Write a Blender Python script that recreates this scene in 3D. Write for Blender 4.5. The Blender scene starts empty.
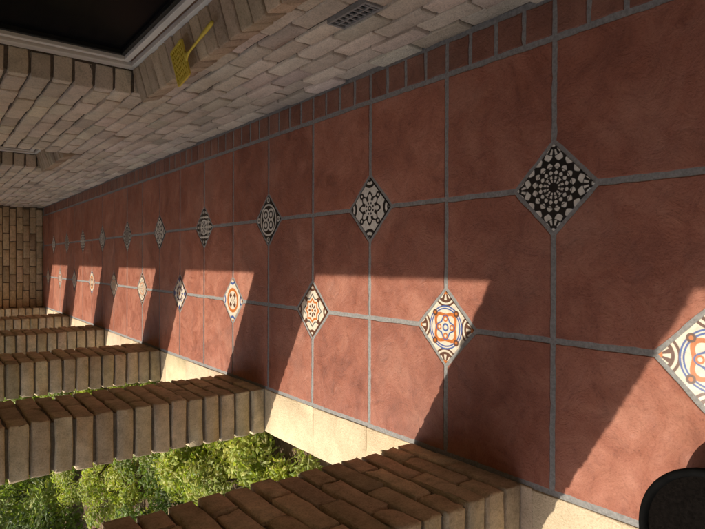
import bpy, math, random
import numpy as np
from mathutils import Vector, Matrix
random.seed(7); rng=np.random.default_rng(7)
S=bpy.context.scene
COL=S.collection

# ------------------------------------------------------------ constants (metres)
WX=.787            # wall face
LX=[-.685,-.233,.222,.6645]
Y0=.982; P=.4315
YEND=9.6; YBACK=-3.0
LEDGE=-.925
CH=.086            # brick course
ELEV=66
ROOFZ=30*CH
EAVE=-.065-ROOFZ/math.tan(math.radians(ELEV))*.865

# ------------------------------------------------------------ helpers
def add_obj(name,mesh,parent=None,mat=None):
    o=bpy.data.objects.new(name,mesh); COL.objects.link(o)
    if parent: o.parent=parent
    if mat: mesh.materials.append(mat)
    return o
def empty(name):
    o=bpy.data.objects.new(name,None); COL.objects.link(o); return o
def mesh_from(name,V,F,cols=None,smooth=False):
    me=bpy.data.meshes.new(name)
    me.from_pydata(V.tolist() if hasattr(V,'tolist') else V,[],F.tolist() if hasattr(F,'tolist') else F)
    if cols is not None:
        a=me.color_attributes.new('Col','FLOAT_COLOR','POINT')
        c=np.ones((len(me.vertices),4),dtype=np.float32); c[:,:3]=np.asarray(cols)
        a.data.foreach_set('color',c.ravel())
    if smooth: me.polygons.foreach_set('use_smooth',[True]*len(me.polygons))
    me.update(); return me
def boxes(name,lst,parent=None,mat=None,bevel=0):
    V=[];F=[]
    for (a,b) in lst:
        n=len(V)
        for z in (a[2],b[2]):
            V+= [(a[0],a[1],z),(b[0],a[1],z),(b[0],b[1],z),(a[0],b[1],z)]
        F+=[(n,n+3,n+2,n+1),(n+4,n+5,n+6,n+7),(n,n+1,n+5,n+4),(n+1,n+2,n+6,n+5),(n+2,n+3,n+7,n+6),(n+3,n,n+4,n+7)]
    o=add_obj(name,mesh_from(name,V,F),parent,mat)
    if bevel:
        m=o.modifiers.new('b','BEVEL'); m.width=bevel; m.segments=2
    return o

# rounded brick template (grid cube)
def template(n=(6,5,4)):
    idx={};pts=[];F=[]
    def vid(i,j,k):
        if (i,j,k) not in idx: idx[(i,j,k)]=len(pts); pts.append((i,j,k))
        return idx[(i,j,k)]
    a,b,c=n
    for i in range(a-1):
        for j in range(b-1):
            F.append((vid(i,j,0),vid(i,j+1,0),vid(i+1,j+1,0),vid(i+1,j,0)))
            F.append((vid(i,j,c-1),vid(i+1,j,c-1),vid(i+1,j+1,c-1),vid(i,j+1,c-1)))
    for i in range(a-1):
        for k in range(c-1):
            F.append((vid(i,0,k),vid(i+1,0,k),vid(i+1,0,k+1),vid(i,0,k+1)))
            F.append((vid(i,b-1,k),vid(i,b-1,k+1),vid(i+1,b-1,k+1),vid(i+1,b-1,k)))
    for j in range(b-1):
        for k in range(c-1):
            F.append((vid(0,j,k),vid(0,j,k+1),vid(0,j+1,k+1),vid(0,j+1,k)))
            F.append((vid(a-1,j,k),vid(a-1,j+1,k),vid(a-1,j+1,k+1),vid(a-1,j,k+1)))
    return np.array(pts),np.array(F),n
TP,TF,TN=template((5,6,5))
def axis(n,half,b):
    inner=np.linspace(-(half-b),half-b,n-2)
    return np.concatenate(([-half],inner,[half]))
def brick_obj(name,L,parent,mat,b=.006,jit=.0013,tilt=None):
    """L: list of (center,dims,colour)"""
    Vs=[];Fs=[];Cs=[];n=0
    for it in L:
        c,d,col=it[:3]; tl=it[3] if len(it)>3 else 0
        h=np.array(d)/2
        ax=[axis(TN[q],h[q],b) for q in range(3)]
        p=np.stack([ax[q][TP[:,q]] for q in range(3)],1)
        inn=np.clip(p,-(h-b),h-b); dd=p-inn; ln=np.linalg.norm(dd,axis=1,keepdims=True)
        p=inn+dd/np.maximum(ln,1e-9)*b
        p+=rng.normal(0,jit,p.shape)
        ang=rng.normal(0,.004,3)
        R=np.array(Matrix.Rotation(ang[0],3,'X')@Matrix.Rotation(ang[1]+tl,3,'Y')@Matrix.Rotation(ang[2],3,'Z'))
        p=p@R.T+np.array(c)+rng.normal(0,.0012,3)
        Vs.append(p);Fs.append(TF+n);n+=len(p)
        Cs.append(np.tile(col,(len(p),1)))
    me=mesh_from(name,np.concatenate(Vs),np.concatenate(Fs),np.concatenate(Cs),True)
    return add_obj(name,me,parent,mat)
def vcol(base,amp=.12,dark=.1):
    b=np.array(base); k=1+rng.normal(0,amp)
    if rng.random()<dark: k*=.78
    t=rng.normal(0,.016,3)
    return np.clip(b*max(k,.45)*(1+t),.01,.9)

# ------------------------------------------------------------ materials
def newmat(name,rough=.8,spec=.5):
    m=bpy.data.materials.new(name); m.use_nodes=True
    nt=m.node_tree; bs=nt.nodes['Principled BSDF']; bs.inputs['Roughness'].default_value=rough
    bs.inputs['Specular IOR Level'].default_value=spec
    return m,nt,bs
def nd(nt,t,**k):
    n=nt.nodes.new(t)
    for a,v in k.items(): setattr(n,a,v)
    return n
def noise(nt,vec,scale,detail=6,rough=.6):
    n=nd(nt,'ShaderNodeTexNoise'); n.inputs['Scale'].default_value=scale
    n.inputs['Detail'].default_value=detail; n.inputs['Roughness'].default_value=rough
    nt.links.new(vec,n.inputs['Vector']); return n
def ramp(nt,fac,stops):
    r=nd(nt,'ShaderNodeValToRGB'); e=r.color_ramp.elements
    while len(e)>1: e.remove(e[-1])
    e[0].position=stops[0][0]; e[0].color=(*stops[0][1],1)
    for p,c in stops[1:]:
        x=e.new(p); x.color=(*c,1)
    nt.links.new(fac,r.inputs[0]); return r
def mix(nt,a,b,fac,mode='MIX'):
    m=nd(nt,'ShaderNodeMix',data_type='RGBA',blend_type=mode)
    for s,v in ((m.inputs[6],a),(m.inputs[7],b),(m.inputs[0],fac)):
        if isinstance(v,(int,float)): s.default_value=v
        elif isinstance(v,tuple): s.default_value=(*v,1)
        else: nt.links.new(v,s)
    return m.outputs[2]
def bump(nt,bs,h,strength,dist):
    b=nd(nt,'ShaderNodeBump'); b.inputs['Strength'].default_value=strength; b.inputs['Distance'].default_value=dist
    nt.links.new(h,b.inputs['Height']); nt.links.new(b.outputs[0],bs.inputs['Normal'])
def objco(nt):
    return nd(nt,'ShaderNodeTexCoord').outputs['Object']

def brick_mat(name,lo=.55,hi=1.25,scale=22):
    m,nt,bs=newmat(name,.9,.25); co=objco(nt)
    a=nd(nt,'ShaderNodeAttribute',attribute_name='Col')
    n1=noise(nt,co,scale,8,.7); n2=noise(nt,co,160,4,.7); n3=noise(nt,co,3,3,.5)
    r1=ramp(nt,n1.outputs[0],[(.28,(lo,lo,lo*.95)),(.5,(.97,.96,.95)),(.72,(hi,hi,hi))])
    r2=ramp(nt,n2.outputs[0],[(.3,(.75,.73,.7)),(.55,(1.05,1.05,1.05))])
    r3=ramp(nt,n3.outputs[0],[(.3,(.88,.87,.86)),(.65,(1.08,1.08,1.08))])
    c=mix(nt,a.outputs['Color'],r1.outputs[0],1.,'MULTIPLY')
    c=mix(nt,c,r2.outputs[0],1.,'MULTIPLY'); c=mix(nt,c,r3.outputs[0],1.,'MULTIPLY')
    nt.links.new(c,bs.inputs['Base Color'])
    s=nd(nt,'ShaderNodeMath',operation='ADD'); nt.links.new(n1.outputs[0],s.inputs[0]); nt.links.new(n2.outputs[0],s.inputs[1])
    bump(nt,bs,s.outputs[0],.8,.006); return m
def plain_mat(name,col,rough=.85,sc=40,amp=.25,bd=.003,spec=.3):
    m,nt,bs=newmat(name,rough,spec); co=objco(nt)
    n=noise(nt,co,sc,6,.65)
    lo=tuple(x*(1-amp) for x in col); hi=tuple(min(x*(1+amp),1) for x in col)
    r=ramp(nt,n.outputs[0],[(.3,lo),(.7,hi)]); nt.links.new(r.outputs[0],bs.inputs['Base Color'])
    if bd: bump(nt,bs,n.outputs[0],.6,bd)
    return m
M_wall=brick_mat('pale_brick',.8,1.1); M_col=brick_mat('tan_brick',.66,1.2)
M_mort=plain_mat('mortar',(.2,.16,.115),.95,90,.3,.004)
M_mortw=plain_mat('shaded_wall_mortar',(.13,.1,.075),.95,90,.3,.004)  # mortar colour darkened to carry the shadow lines of the raked joints
M_white=plain_mat('white_frame_paint',(.78,.74,.68),.4,8,.06,0)
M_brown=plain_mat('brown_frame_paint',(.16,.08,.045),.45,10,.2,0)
M_soffit=plain_mat('soffit_paint',(.8,.76,.68),.7,3,.04,0)
M_black=plain_mat('black_metal',(.012,.012,.012),.5,30,.3,.001)
M_rubber=plain_mat('black_rubber',(.004,.004,.004),.9,30,.3,.001,.04)
M_grey=plain_mat('grey_metal',(.3,.29,.27),.5,60,.2,.0005)

def glass():
    m,nt,bs=newmat('dark_window_glass',.3,.08)
    bs.inputs['Base Color'].default_value=(.005,.005,.006,1); bs.inputs['IOR'].default_value=1.2; return m
M_glass=glass()

def tile_mat(name,dark,mid,light,rough=.42):
    m,nt,bs=newmat(name,rough,.4)
    g=nd(nt,'ShaderNodeNewGeometry'); a=nd(nt,'ShaderNodeAttribute',attribute_name='Col')
    sc=nd(nt,'ShaderNodeVectorMath',operation='SCALE'); sc.inputs['Scale'].default_value=37.
    nt.links.new(a.outputs['Color'],sc.inputs[0])
    ad=nd(nt,'ShaderNodeVectorMath',operation='ADD'); nt.links.new(g.outputs['Position'],ad.inputs[0]); nt.links.new(sc.outputs[0],ad.inputs[1])
    v=ad.outputs[0]
    n1=noise(nt,v,5,12,.72); n1.inputs['Distortion'].default_value=.6
    n2=noise(nt,v,13,10,.75); n2.inputs['Distortion'].default_value=1.1
    n3=noise(nt,v,170,3,.6)
    r1=ramp(nt,n1.outputs[0],[(.3,dark),(.48,mid),(.7,light)])
    r2=ramp(nt,n2.outputs[0],[(.3,(.58,.52,.5)),(.47,(1,1,1)),(.72,(1.15,1.2,1.24))])
    c=mix(nt,r1.outputs[0],r2.outputs[0],.75,'MULTIPLY')
    r6=ramp(nt,n3.outputs[0],[(.32,(.7,.66,.64)),(.45,(1,1,1)),(.7,(1.1,1.12,1.12))])
    c=mix(nt,c,r6.outputs[0],.7,'MULTIPLY')
    sep=nd(nt,'ShaderNodeSeparateColor'); nt.links.new(a.outputs['Color'],sep.inputs[0])
    r4=ramp(nt,sep.outputs[0],[(0,(.84,.8,.79)),(1,(1.12,1.14,1.14))])
    c=mix(nt,c,r4.outputs[0],1.,'MULTIPLY')
    n5=noise(nt,g.outputs['Position'],1.6,6,.6); r5=ramp(nt,n5.outputs[0],[(.5,(0,0,0)),(.75,(.2,.2,.2))])
    c=mix(nt,c,(.5,.38,.3),r5.outputs[0])
    nt.links.new(c,bs.inputs['Base Color'])
    rr=ramp(nt,n2.outputs[0],[(.3,(rough-.1,)*3),(.7,(rough+.2,)*3)]); nt.links.new(rr.outputs[0],bs.inputs['Roughness'])
    s=nd(nt,'ShaderNodeMath',operation='MULTIPLY_ADD'); s.inputs[1].default_value=.2
    nt.links.new(n3.outputs[0],s.inputs[0]); nt.links.new(n2.outputs[0],s.inputs[2])
    bump(nt,bs,s.outputs[0],.75,.01); return m
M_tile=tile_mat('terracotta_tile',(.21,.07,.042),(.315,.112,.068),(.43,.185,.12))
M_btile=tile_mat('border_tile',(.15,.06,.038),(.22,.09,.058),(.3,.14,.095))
M_grout=plain_mat('grey_grout',(.235,.23,.22),.95,120,.3,.002)
def deco():
    m,nt,bs=newmat('glazed_patterned_tile',.3,.5); a=nd(nt,'ShaderNodeAttribute',attribute_name='Col')
    n=noise(nt,objco(nt),60,5,.6); r=ramp(nt,n.outputs[0],[(.3,(.75,.73,.7)),(.6,(1,1,1))])
    nt.links.new(mix(nt,a.outputs['Color'],r.outputs[0],1.,'MULTIPLY'),bs.inputs['Base Color'])
    bump(nt,bs,n.outputs[0],.2,.001); return m
M_deco=deco()

# ------------------------------------------------------------ patio floor
floor=empty('tiled_patio_floor')
boxes('slab',[((LEDGE+.01,YBACK,-.32),(WX+.2,YEND,-.0028))],floor,M_grout)
def poly_tiles(name,polys,mat,inset=.003,depth=.0045):
    V=[];F=[];C=[]
    for poly in polys:
        pts=[]
        for i in range(len(poly)):
            a=np.array(poly[i]);b=np.array(poly[(i+1)%len(poly)]);k=max(1,int(np.linalg.norm(b-a)/.025))
            for q in range(k):
                pts.append(a+(b-a)*q/k+rng.normal(0,.0009,2))
        pts=np.array(pts); c=pts.mean(0); n=len(pts)
        nx=np.roll(pts,-1,0)-np.roll(pts,1,0); nor=np.stack([-nx[:,1],nx[:,0]],1); nor/=np.linalg.norm(nor,axis=1,keepdims=True)
        if ((c-pts)*nor).sum()<0: nor=-nor
        tl=rng.normal(0,.0012,2); hz=rng.normal(0,.0003); col=rng.random(3)
        s=len(V)
        for ring,(ins,dz) in enumerate(((0,-depth),(inset*.35,-.0012),(inset,0))):
            pp=pts+nor*ins
            for p in pp: V.append((p[0],p[1],dz+hz+(float((p-c)@tl) if ring else 0))); C.append(col)
        for ring in range(2):
            o=s+ring*n
            for i in range(n):
                j=(i+1)%n; F.append((o+i,o+j,o+n+j,o+n+i))
        F.append(tuple(s+2*n+i for i in range(n)))
    return add_obj(name,mesh_from(name,V,F,C),floor,mat)
g=.0085; DH=.147
polys=[]
def has(ix,n): return (ix==2 and n%2==0) or (ix==1 and n%2!=0)
for n in range(-9,20):
    ya=Y0+n*P; yb=ya+P
    for c in range(3):
        xa,xb=LX[c],LX[c+1]; pl=[]
        if has(c,n): pl+=[(xa+g,ya+DH-g),(xa+DH-g,ya+g)]
        else: pl+=[(xa+g,ya+g)]
        if has(c+1,n): pl+=[(xb-DH+g,ya+g),(xb-g,ya+DH-g)]
        else: pl+=[(xb-g,ya+g)]
        if has(c+1,n+1): pl+=[(xb-g,yb-DH+g),(xb-DH+g,yb-g)]
        else: pl+=[(xb-g,yb-g)]
        if has(c,n+1): pl+=[(xa+DH-g,yb-g),(xa+g,yb-DH+g)]
        else: pl+=[(xa+g,yb-g)]
        polys.append(pl)
poly_tiles('terracotta_tiles',polys,M_tile)
bp=[]
pb=P/4
k0=int((YBACK-Y0)/pb)+1
for k in range(k0,int((YEND-Y0)/pb)):
    ya=Y0+k*pb+.0075; yb=ya+pb-.015
    bp.append([(LX[3]+.0105,ya),(WX-.008,ya),(WX-.008,yb),(LX[3]+.0105,yb)])
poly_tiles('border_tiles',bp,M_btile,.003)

# decorative inset tiles ------------------------------------------------
BK=np.array((.012,.012,.014));WH=np.array((.7,.67,.6));CR=np.array((.68,.6,.48))
OR=np.array((.5,.15,.03));BR=np.array((.11,.045,.025));BL=np.array((.05,.1,.3));GY=np.array((.2,.2,.2))
def put(c,mask,col): c[mask]=col
def pattern(kind,s,t):
    r=np.hypot(s,t); a=np.arctan2(t,s); m=np.maximum(abs(s),abs(t)); d=abs(s)+abs(t)
    c=np.tile(BK,(len(s),1))
    if kind==0:
        R=np.log(np.maximum(r,.02))*3.4
        put(c,np.sin(8*a+R*2.5)*np.sin(8*a-R*2.5)>.15,WH)
        put(c,(r<.36),BK)
        put(c,(r<.36)&(np.cos(12*a)>.1)&(r>.17),WH); put(c,(r>.25)&(r<.275),BK)
        put(c,abs(r-.66)<.012,BK)
        q=np.hypot(abs(s)-1,abs(t)-1); aq=np.arctan2(abs(t)-1,abs(s)-1)
        put(c,q<.4,BK); put(c,(q<.37)&(q>.2)&(np.cos(12*aq)>.1),WH); put(c,(q<.1),WH)
    elif kind==1:
        c[:]=WH
        put(c,abs(r-.62-.1*np.cos(8*a))<.06,BK)
        put(c,(r<.5)&(r>.2)&(np.cos(8*a)<-.1),BK)
        put(c,(abs(r-.33)<.03),WH); put(c,r<.13,BK); put(c,r<.06,WH)
        q=np.hypot(abs(s)-1,abs(t)-1); put(c,abs(q-.42)<.07,BK); put(c,q<.22,BK); put(c,q<.1,WH)
        for cx,cy in ((.82,0),(0,.82)):
            q=np.hypot(abs(s)-cx,abs(t)-cy); put(c,q<.15,BK); put(c,q<.06,WH)
        put(c,m>.95,BK)
    elif kind==2:
        for cx,cy in ((.42,0),(0,.42)):
            q=np.hypot(abs(s)-cx,abs(t)-cy); put(c,(abs(q-.3)<.06),WH); put(c,q<.14,WH)
        put(c,abs(r-.88)<.05,WH)
        q=np.hypot(abs(s)-.82,abs(t)-.82); put(c,(q<.2)&(np.cos(q*50)>0),WH)
        put(c,(m<.16),WH); put(c,(d<.12),BK)
    elif kind==3:
        put(c,(np.cos(s*math.pi*4)*np.cos(t*math.pi*4)>.25),WH)
        put(c,abs(d-1)<.06,WH); put(c,(abs(r-.5)<.05),WH); put(c,(r<.4)&(np.cos(8*a)>.2),WH)
    elif kind==10:
        c[:]=CR
        q=np.hypot(abs(s)-1,abs(t)-1)
        put(c,q<.62,BR); put(c,(abs(q-.5)<.04),CR); put(c,(q<.36)&(np.cos(8*np.arctan2(abs(t)-1,abs(s)-1))>.0),CR); put(c,q<.14,OR)
        put(c,abs(r-.78)<.075,BL); put(c,abs(r-.78)<.02,CR)
        put(c,abs(r-.55-.09*np.cos(4*a))<.075,OR)
        put(c,abs(r-.38-.08*np.cos(4*a+math.pi))<.035,BL)
        for k in range(4):
            an=k*math.pi/2+math.pi/4; q=np.hypot(s-.33*math.cos(an),t-.33*math.sin(an)); put(c,q<.12,OR); put(c,q<.06,CR)
            an=k*math.pi/2; q=np.hypot(s-.78*math.cos(an),t-.78*math.sin(an)); put(c,q<.13,BR); put(c,q<.06,OR)
        put(c,r<.16,BL); put(c,r<.09,CR)
    elif kind==11:
        c[:]=CR
        st=np.minimum(m,d/1.414); put(c,st<.62,GY*.5); put(c,st<.55,CR); put(c,(abs(st-.42)<.05),OR)
        put(c,(r<.34)&(np.cos(8*a)>0),BR); put(c,(r<.15),CR); put(c,r<.08,OR)
        q=np.hypot(abs(s)-1,abs(t)-1); put(c,q<.42,BR); put(c,q<.28,CR); put(c,q<.16,BR)
        put(c,(m>.9),BR)
        for cx,cy in ((.8,0),(0,.8)):
            q=np.hypot(abs(s)-cx,abs(t)-cy); put(c,q<.13,BR)
    elif kind==12:
        c[:]=CR
        put(c,abs(r-.7)<.1,OR); put(c,(r<.55)&(np.cos(4*a)*.3+.3>r-.1),BR); put(c,(r<.3)&(np.cos(4*a)*.2+.15>r-.05),CR)
        q=np.hypot(abs(s)-1,abs(t)-1); put(c,abs(q-.35)<.07,BL); put(c,q<.15,OR)
    elif kind==13:
        c[:]=CR
        put(c,np.sin(6*a+6*r)*np.sin(6*a-6*r)>.15,BL*.7); put(c,abs(r-.5)<.05,BR); put(c,r<.15,OR); put(c,m>.9,BR)
    return c
def inset(n,ix,kind,N):
    H=.13
    u=np.linspace(-1,1,N); u=np.concatenate(([-1],u*.985,[1])); M=len(u)
    s,t=np.meshgrid(u,u,indexing='ij'); s=s.ravel();t=t.ravel()
    edge=(abs(s)>.999)|(abs(t)>.999)
    V=np.stack([(s-t)/2*H,(s+t)/2*H,np.where(edge,-.004,0)],1)
    col=0; h=.66/N
    for da in (-h,h):
        for db in (-h,h): col=col+pattern(kind,s+da,t+db)/4
    I=np.arange(M*M).reshape(M,M)
    F=np.stack([I[:-1,:-1],I[1:,:-1],I[1:,1:],I[:-1,1:]],-1).reshape(-1,4)
    o=add_obj('patterned_inset_tile',mesh_from('patterned_inset_tile',V,F,col),floor,M_deco)
    o.location=(LX[ix],Y0+n*P,.0003)
seqA={0:0,2:1,4:2,6:3,8:1,10:0}; seqB={-1:10,1:10,3:11,5:12,7:13,9:11}
for n in range(-8,20):
    N=170 if -2<n<4 else (80 if 0<n<9 else 34)
    if n%2==0: inset(n,2,seqA.get(n,(n//2)%4),N)
    else: inset(n,1,seqB.get(n,10+(n//2)%4),N)

# ledge of pale stone between the columns
ledge=[];y=YBACK
while y<YEND:
    l=.405
    ledge.append((((LX[0]-.008+LEDGE)/2,y+l/2,-.028),(LX[0]-.012-LEDGE,min(l,YEND-y)+.001,.06),vcol((.66,.54,.37),.04,0)))
    y+=l
M_stone=brick_mat('pale_sandstone',.8,1.12,9)
brick_obj('edge_stones',ledge,floor,M_stone,.004,.001)

# ------------------------------------------------------------ brick house
house=empty('brick_house')
WIN=[(.85,2.776),(4.6,5.49)]; WZ0=.605; WZ1=24*CH+.0
VENT=(1.35,1.552)
NC=30
def wall_color():
    return vcol((.76,.65,.52),.07,.1)
bl=[];BL_=.238
for c in range(NC):
    z=c*CH+.005; zc=z+.038
    ops=[]
    if z+.04>WZ0 and z+.04<WZ1: ops+=WIN
    if c==4: ops.append(VENT)
    y=YBACK-(BL_+.0)/2*(c%2)
    while y<YEND:
        segs=[(y+.005,y+BL_-.005)]; y+=BL_
        for (a,b) in ops:
            ns=[]
            for (p,q) in segs:
                if q<=a or p>=b: ns.append((p,q)); continue
                if p<a: ns.append((p,a))
                if q>b: ns.append((b,q))
            segs=ns
        for p,q in segs:
            q=min(q,YEND)
            if q-p<.025: continue
            bl.append(((WX+.055+rng.normal(0,.0025),(p+q)/2,zc),(.11,q-p,.075),wall_color()))
brick_obj('side_wall_bricks',bl,house,M_wall,.006,.0014)
# mortar/backing
ym=[YBACK]+[v for w in WIN for v in w]+[YEND]
bk=[]
X1,X2=WX+.014,1.05
bk.append(((X1,YBACK,-.3),(X2,YEND,WZ0)))
bk.append(((X1,YBACK,WZ1),(X2,YEND,ROOFZ)))
for i in range(0,len(ym),2): bk.append(((X1,ym[i]-(.0 if i==0 else -.004),WZ0),(X2,ym[i+1]-.004 if i+1<len(ym)-1 else YEND,WZ1)))
boxes('side_wall_mortar',bk,house,M_mortw)
# windows
for i,(a,b) in enumerate(WIN):
    w=empty('window_%d'%(i+1)); w.parent=house
    sb=[]
    nb=round((b-a)/CH); pit=(b-a)/nb
    for k in range(nb):
        sb.append(((WX+.052,a+pit*(k+.5),.632),(.15,pit-.009,.085),vcol((.62,.48,.34),.1,.15),math.radians(-17)))
    brick_obj('sill_bricks',sb,w,M_wall,.006,.0014)
    a2,b2=a+.004,b-.004; z0,z1=.66,WZ1-.003; xa,xb=WX+.112,WX+.175; f=.05
    def ring(nm,ya,yb,za,zb,f,xa,xb,mat):
        boxes(nm,[((xa,ya,za),(xb,yb,za+f)),((xa,ya,zb-f),(xb,yb,zb)),((xa,ya,za+f),(xb,ya+f,zb-f)),((xa,yb-f,za+f),(xb,yb,zb-f))],w,mat,.003)
    ring('outer_frame',a2,b2,z0,z1,.05,xa,xb,M_white)
    ring('brown_trim',a2+.0505,b2-.0505,z0+.0505,z1-.0505,.016,xa+.02,xb,M_brown)  # trim painted brown, between outer frame and sash
    ring('sash',a2+.067,b2-.067,z0+.067,z1-.067,.026,xa+.01,xb-.005,M_white)
    ring('glazing_bead',a2+.0935,b2-.0935,z0+.0935,z1-.0935,.018,xa+.025,xb-.005,M_black)
    boxes('glass',[((xa+.045,a2+.1,z0+.1),(xa+.05,b2-.1,z1-.1))],w,M_glass)
# vent
v=empty('air_vent'); v.parent=house
zc=4*CH+.043; lst=[]
ya,yb=VENT; za,zb=zc-.036,zc+.036
lst=[((WX-.003,ya,za),(WX+.02,yb,za+.008)),((WX-.003,ya,zb-.008),(WX+.02,yb,zb)),((WX-.003,ya,za+.008),(WX+.02,ya+.01,zb-.008)),((WX-.003,yb-.01,za+.008),(WX+.02,yb,zb-.008))]
k=8
for i in range(1,k): 
    yy=ya+(yb-ya)*i/k; lst.append(((WX,yy-.003,za+.008),(WX+.018,yy+.003,zb-.008)))
lst.append(((WX-.001,ya+.01,zc-.003),(WX+.016,yb-.01,zc+.003)))
boxes('grille',lst,v,M_grey)
boxes('vent_back',[((WX+.006,ya+.009,za+.007),(WX+.0125,yb-.009,zb-.007))],v,M_black)
# end wall
el=[]
for c in range(NC):
    x=LEDGE-.12*(c%2)
    while x<WX-.01:
        p,q=max(x+.005,LEDGE),min(x+.235,WX-.004); x+=.24
        if q-p<.03: continue
        el.append((((p+q)/2,YEND+.055,c*CH+.043),(q-p,.11,.074),vcol((.7,.54,.34),.08,.1)))
brick_obj('end_wall_bricks',el,house,M_col,.006,.0015)
boxes('end_wall_mortar',[((LEDGE+.01,YEND+.014,-.3),(X2,YEND+.2,ROOFZ))],house,M_mort)
# roof
boxes('soffit',[((EAVE,YBACK-.4,ROOFZ),(1.6,YEND+.5,ROOFZ+.03))],house,M_soffit)
boxes('fascia',[((EAVE+.002,YBACK-.4,ROOFZ+.031),(EAVE+.027,YEND+.5,ROOFZ+.12))],house,M_white)
M_roof=plain_mat('roof_tiles',(.2,.1,.07),.8,6,.3,.01)
rv=[(EAVE-.01,YBACK-.4,ROOFZ+.125),(3,YBACK-.4,ROOFZ+1.9),(3,YEND+.5,ROOFZ+1.9),(EAVE-.01,YEND+.5,ROOFZ+.125)]
add_obj('roof_slope',mesh_from('roof_slope',rv,[(0,1,2,3)]),house,M_roof)

# ------------------------------------------------------------ columns
def column(y0,y1):
    e=empty('brick_column')
    L=[];xc=(LX[0]-.004+LEDGE)/2; W=LX[0]-.004-LEDGE
    for c in range(NC):
        zc=c*CH+.045
        if y1-y0<.35: cuts=[(y0,y1)]
        elif c%2==0: cuts=[(y0,(y0+y1)/2),((y0+y1)/2,y1)]
        else:
            q=(y1-y0)/4; cuts=[(y0,y0+q),(y0+q,y1-q),(y1-q,y1)]
        for i,(a,b) in enumerate(cuts):
            aa=a+(0 if i==0 else .005); bb=b-(0 if i==len(cuts)-1 else .005)
            L.append(((xc+rng.normal(0,.002),(aa+bb)/2+rng.normal(0,.0015),zc),(W,bb-aa,.073),vcol((.64,.515,.345),.09,.12)))
    brick_obj('bricks',L,e,M_col,.007,.0022)
    boxes('mortar_core',[((LEDGE+.015,y0+.015,.003),(LX[0]-.019,y1-.015,ROOFZ-.003))],e,M_mort)
for k in range(-2,6):
    ya=1.085+1.652*k
    column(ya,min(ya+.495,YEND-.005))

# ------------------------------------------------------------ fly swatter on sill
fs=empty('fly_swatter')
M_yel=plain_mat('yellow_plastic',(.75,.58,.08),.45,30,.1,.0005)
hd=[]
for i in range(8):
    x=-.062+i*.0175; hd.append(((x,.26,-.0015),(x+.007,.37,.0015)))
for i in range(8):
    yy=.26+i*.0152; hd.append(((-.065,yy,-.0022),(.065,yy+.006,.0022)))
hd+=[((-.068,.255,-.004),(.068,.263,.004)),((-.068,.37,-.004),(.068,.378,.004)),((-.07,.263,-.0038),(-.062,.37,.0038)),((.062,.263,-.0038),(.07,.37,.0038))]
boxes('head',hd,fs,M_yel)
V=[];F=[];secs=[(0,.006),(.01,.009),(.05,.009),(.1,.007),(.12,.005),(.22,.0045),(.245,.012),(.262,.03)]
for i,(yy,r) in enumerate(secs):
    for q in range(10):
        an=q*math.tau/10; V.append((r*math.cos(an),yy,min(r,.006)*math.sin(an)))
for i in range(len(secs)-1):
    for q in range(10):
        j=(q+1)%10; F.append((i*10+q,i*10+j,i*10+10+j,i*10+10+q))
F.append(tuple(range(9,-1,-1)));F.append(tuple(range(len(V)-10,len(V))))
add_obj('handle',mesh_from('handle',V,F,None,True),fs,M_yel)
fs.location=(.815,1.84,.699); fs.rotation_euler=(math.radians(-1),math.radians(-10),math.radians(10))

# ------------------------------------------------------------ black pot
pot=empty('black_plant_pot')
prof=[(.0,.004),(.11,.004),(.115,.01),(.142,.135),(.15,.137),(.158,.143),(.16,.155),(.157,.163),(.15,.165),(.143,.16),(.14,.14),(.138,.128)]
def lathe(name,prof,par,mat,n=48):
    V=[];F=[]
    for (r,z) in prof:
        for q in range(n):
            an=q*math.tau/n; V.append((r*math.cos(an),r*math.sin(an),z))
    for i in range(len(prof)-1):
        for q in range(n):
            j=(q+1)%n; F.append((i*n+q,i*n+j,i*n+n+j,i*n+n+q))
    return add_obj(name,mesh_from(name,V,F,None,True),par,mat)
lathe('shell',prof,pot,M_rubber)
lathe('potting_soil',[(.0001,.152),(.05,.154),(.1,.152),(.141,.15)],pot,plain_mat('potting_soil',(.005,.004,.0035),.98,120,.5,.01,.03))
pot.location=(-.6,.49,0)

# ------------------------------------------------------------ garden
M_soil=plain_mat('garden_soil',(.16,.11,.07),.95,12,.45,.03)
gm,nt,bs=newmat('lawn',.9,.2); co=objco(nt)
n1=noise(nt,co,.5,6,.6); n2=noise(nt,co,40,6,.7)
r=ramp(nt,n1.outputs[0],[(.35,(.1,.13,.035)),(.65,(.17,.19,.06))]); r2=ramp(nt,n2.outputs[0],[(.3,(.5,.5,.5)),(.7,(1.2,1.2,1.1))])
nt.links.new(mix(nt,r.outputs[0],r2.outputs[0],1.,'MULTIPLY'),bs.inputs['Base Color']); bump(nt,bs,n2.outputs[0],1,.03)
add_obj('ground',mesh_from('ground',[(-300,-300,-.32),(300,-300,-.32),(300,300,-.32),(-300,300,-.32)],[(0,1,2,3)]),None,gm)
nx,ny=40,120; V=[];F=[]
for i in range(nx):
    for j in range(ny):
        x=-4.6+i*(3.69/(nx-1)); y=-3+j*(18/(ny-1))
        V.append((x,y,-.29+.025*math.sin(x*5+y*3)+random.uniform(-.012,.012)-(.04 if i==0 else 0)))
for i in range(nx-1):
    for j in range(ny-1): F.append((i*ny+j,(i+1)*ny+j,(i+1)*ny+j+1,i*ny+j+1))
add_obj('garden_bed_soil',mesh_from('garden_bed_soil',V,F,None,True),None,M_soil)

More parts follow.
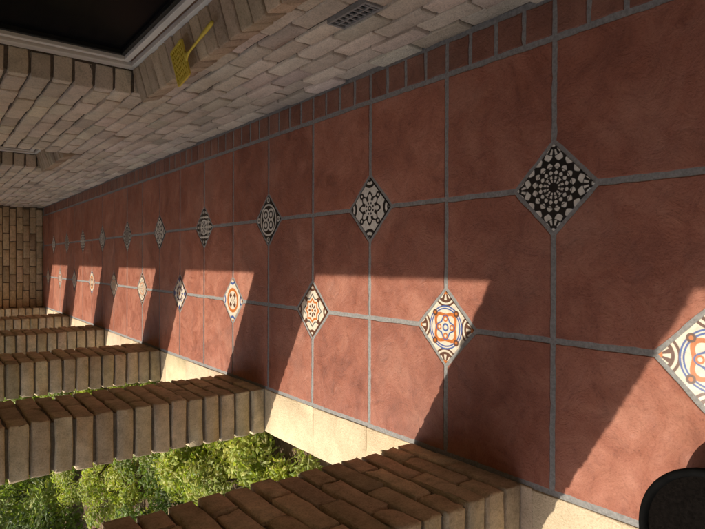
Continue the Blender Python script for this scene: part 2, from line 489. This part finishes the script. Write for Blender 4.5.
def leaf_mat(name,tr=.35):
    m,nt,bs=newmat(name,.5,.35); a=nd(nt,'ShaderNodeAttribute',attribute_name='Col')
    nt.links.new(a.outputs['Color'],bs.inputs['Base Color'])
    t=nd(nt,'ShaderNodeBsdfTranslucent'); br=mix(nt,a.outputs['Color'],(1.4,1.6,.6),1.,'MULTIPLY'); nt.links.new(br,t.inputs[0])
    ms=nd(nt,'ShaderNodeMixShader'); ms.inputs[0].default_value=tr
    out=nt.nodes['Material Output']; nt.links.new(bs.outputs[0],ms.inputs[1]); nt.links.new(t.outputs[0],ms.inputs[2]); nt.links.new(ms.outputs[0],out.inputs[0])
    return m
M_leaf=leaf_mat('leaves')
M_bark=plain_mat('bark',(.1,.07,.045),.9,30,.4,.01)
def shrub(name,center,rad,N,size,base,stems=9,trunk=0):
    e=empty(name)
    cx,cy,cz=center
    K=max(10,int(N/170)); cl=[]
    while len(cl)<K:
        p=rng.uniform(-1,1,3)
        if np.linalg.norm(p)<1 and (p[2]>-.75): cl.append(p)
    cl=np.array(cl); tone=rng.uniform(.65,1.5,K)
    k=rng.integers(0,K,N)
    d=rng.normal(0,1,(N,3)); d/=np.linalg.norm(d,axis=1,keepdims=True)
    off=d*(rng.random((N,1))**.5)*.27
    p=(cl[k]+off)*np.array(rad)+np.array(center)
    p[:,2]=np.maximum(p[:,2],-.27+rng.random(N)*.05)
    out=(p-np.array(center)); out/=np.linalg.norm(out,axis=1,keepdims=True)+1e-6
    nrm=out*.5+rng.normal(0,.5,(N,3))+np.array((0,0,.5)); nrm/=np.linalg.norm(nrm,axis=1,keepdims=True)
    t=np.cross(nrm,rng.normal(0,1,(N,3))); t/=np.linalg.norm(t,axis=1,keepdims=True)
    b=np.cross(nrm,t); sz=size*rng.uniform(.6,1.35,(N,1))
    w=.22
    v0=p-t*sz*.5; v1=p+b*sz*w-nrm*sz*.02; v2=p+t*sz*.5-nrm*sz*.14; v3=p-b*sz*w-nrm*sz*.02; v4=p+nrm*sz*.06
    V=np.stack([v0,v1,v2,v3,v4],1).reshape(-1,3)
    i=np.arange(N)*5
    F=np.concatenate([np.stack([i+4,i,i+1],1),np.stack([i+4,i+1,i+2],1),np.stack([i+4,i+2,i+3],1),np.stack([i+4,i+3,i],1)])
    cc=np.array(base)*tone[k][:,None]*rng.uniform(.75,1.3,(N,1))*(1+rng.normal(0,.07,(N,3)))
    cc=np.clip(cc,.005,.5); C=np.repeat(cc,5,0)
    add_obj('foliage',mesh_from('foliage',V,F,C),e,M_leaf)
    V=[];F=[]
    def tube(a,b,r0,r1):
        a=Vector(a);b=Vector(b);dd=(b-a).normalized();u=dd.orthogonal().normalized();w=dd.cross(u);s=len(V)
        for (c0,rr) in ((a,r0),((a+b)/2+Vector(rng.normal(0,.02,3)),(r0+r1)/2),(b,r1)):
            for q in range(6):
                an=q*math.tau/6; V.append(tuple(c0+(u*math.cos(an)+w*math.sin(an))*rr))
        for l in range(2):
            for q in range(6):
                j=(q+1)%6; F.append((s+l*6+q,s+l*6+j,s+l*6+6+j,s+l*6+6+q))
    if trunk:
        tube((cx,cy,-.32),(cx,cy,cz-rad[2]*.4),trunk,trunk*.6)
        for q in range(stems): 
            tube((cx,cy,cz-rad[2]*(.45+.2*random.random())),tuple(cl[q%K]*np.array(rad)+np.array(center)),trunk*.4,.01)
    else:
        for q in range(stems):
            tube((cx+random.uniform(-.06,.06),cy+random.uniform(-.06,.06),-.3),tuple(cl[q%K]*np.array(rad)*.9+np.array(center)),.008,.003)
    add_obj('stems',mesh_from('stems',V,F,None,True),e,M_bark)
G1=(.3,.33,.075);G2=(.13,.175,.05);G3=(.22,.26,.07)
for (x,y,z,rx,ry,rz,N,c) in [
 (-1.35,2.55,-.12,.36,.42,.24,6500,G1),(-1.4,3.3,-.10,.42,.55,.26,9500,G1),(-1.4,4.1,-.1,.44,.55,.25,9500,G1),
 (-1.45,5.0,-.08,.42,.55,.3,7500,G3),(-1.4,6.1,-.08,.42,.52,.3,5500,G1),(-1.45,7.1,-.05,.45,.55,.32,5000,G3),(-1.5,8.2,0,.45,.6,.35,5000,G1),
 (-2.1,3.7,-.08,.4,.5,.28,5500,G3),(-2.15,4.7,-.08,.4,.5,.3,5000,G2),(-2.25,5.6,-.05,.45,.55,.32,5000,G1),(-2.2,6.8,0,.5,.6,.4,5000,G1),(-2.3,8.2,.05,.5,.7,.45,5000,G2),
 (-1.5,.9,-.1,.35,.5,.25,3500,G1),(-1.5,-.6,-.1,.35,.5,.25,2500,G3)]:
    shrub('garden_shrub',(x,y,z),(rx,ry,rz),N,.045,c)
for (x,y,z,rx,ry,rz,N,c) in [(-3.3,4.6,.1,.6,.7,.45,6000,G2),(-3.4,6.6,.3,.75,.9,.65,8000,G2),(-3.3,8.8,.4,.8,1.0,.8,8000,G3),(-3.2,10.8,.5,.9,1.,.9,7000,G2),(-4.8,8,.5,1,1.3,.9,8000,G3),(-4.9,11,.7,1.2,1.4,1.1,8000,G2),(-2.2,10.2,.2,.6,.8,.6,5000,G3)]:
    shrub('garden_bush',(x,y,z),(rx,ry,rz),N,.08,c,14)
for (x,y) in [(-9,6),(-8.5,13),(-10,-2)]:
    shrub('garden_tree',(x,y,2.6),(1.9,1.9,1.6),7000,.16,(.08,.12,.035),12,.13)

# paling fence at the back of garden
M_fence=plain_mat('weathered_timber',(.3,.24,.17),.9,14,.35,.004)
fl=[]
y=-8
while y<22:
    h=1.25+random.uniform(-.012,.012); fl.append(((-12.02,y,-.31),(-12,y+.095,h))); y+=.102
fl+=[((-12.07,-8,.0),(-12.025,22,.08)),((-12.07,-8,1.1),(-12.025,22,1.18))]
boxes('timber_fence',fl,None,M_fence)

# ------------------------------------------------------------ light
el=math.radians(ELEV); sx,sy=-.865,.502
sd=Vector((sx*math.cos(el),sy*math.cos(el),math.sin(el))).normalized()
L=bpy.data.lights.new('sun','SUN'); L.energy=5; L.angle=math.radians(.5); L.color=(1,.91,.77)
lo=bpy.data.objects.new('sun',L); COL.objects.link(lo); lo.rotation_euler=sd.to_track_quat('Z','Y').to_euler()
w=bpy.data.worlds.new('World'); S.world=w; w.use_nodes=True
nt=w.node_tree; sk=nt.nodes.new('ShaderNodeTexSky'); sk.sky_type='NISHITA'; sk.sun_disc=False
sk.sun_elevation=el; sk.sun_rotation=math.atan2(sx,sy); sk.dust_density=5; sk.air_density=1; sk.ozone_density=.6
nt.links.new(sk.outputs[0],nt.nodes['Background'].inputs[0]); nt.nodes['Background'].inputs[1].default_value=.15

# ------------------------------------------------------------ camera (phone held sideways)
th=math.radians(37.4); yaw=.0063
fwd=Vector((-math.sin(yaw)*math.cos(th),math.cos(yaw)*math.cos(th),-math.sin(th)))
up=Vector((math.cos(yaw),math.sin(yaw),0))      # image up = towards wall
right=fwd.cross(up)
cam=bpy.data.cameras.new('camera'); co=bpy.data.objects.new('camera',cam); COL.objects.link(co)
R=Matrix((right,up,-fwd)).transposed().to_4x4()
co.matrix_world=Matrix.Translation((0,0,1.5))@R
cam.sensor_width=36; cam.lens=29.1; cam.clip_start=.02; cam.clip_end=1500
S.camera=co
S.view_settings.view_transform='Standard'; S.view_settings.look='None'; S.view_settings.exposure=0
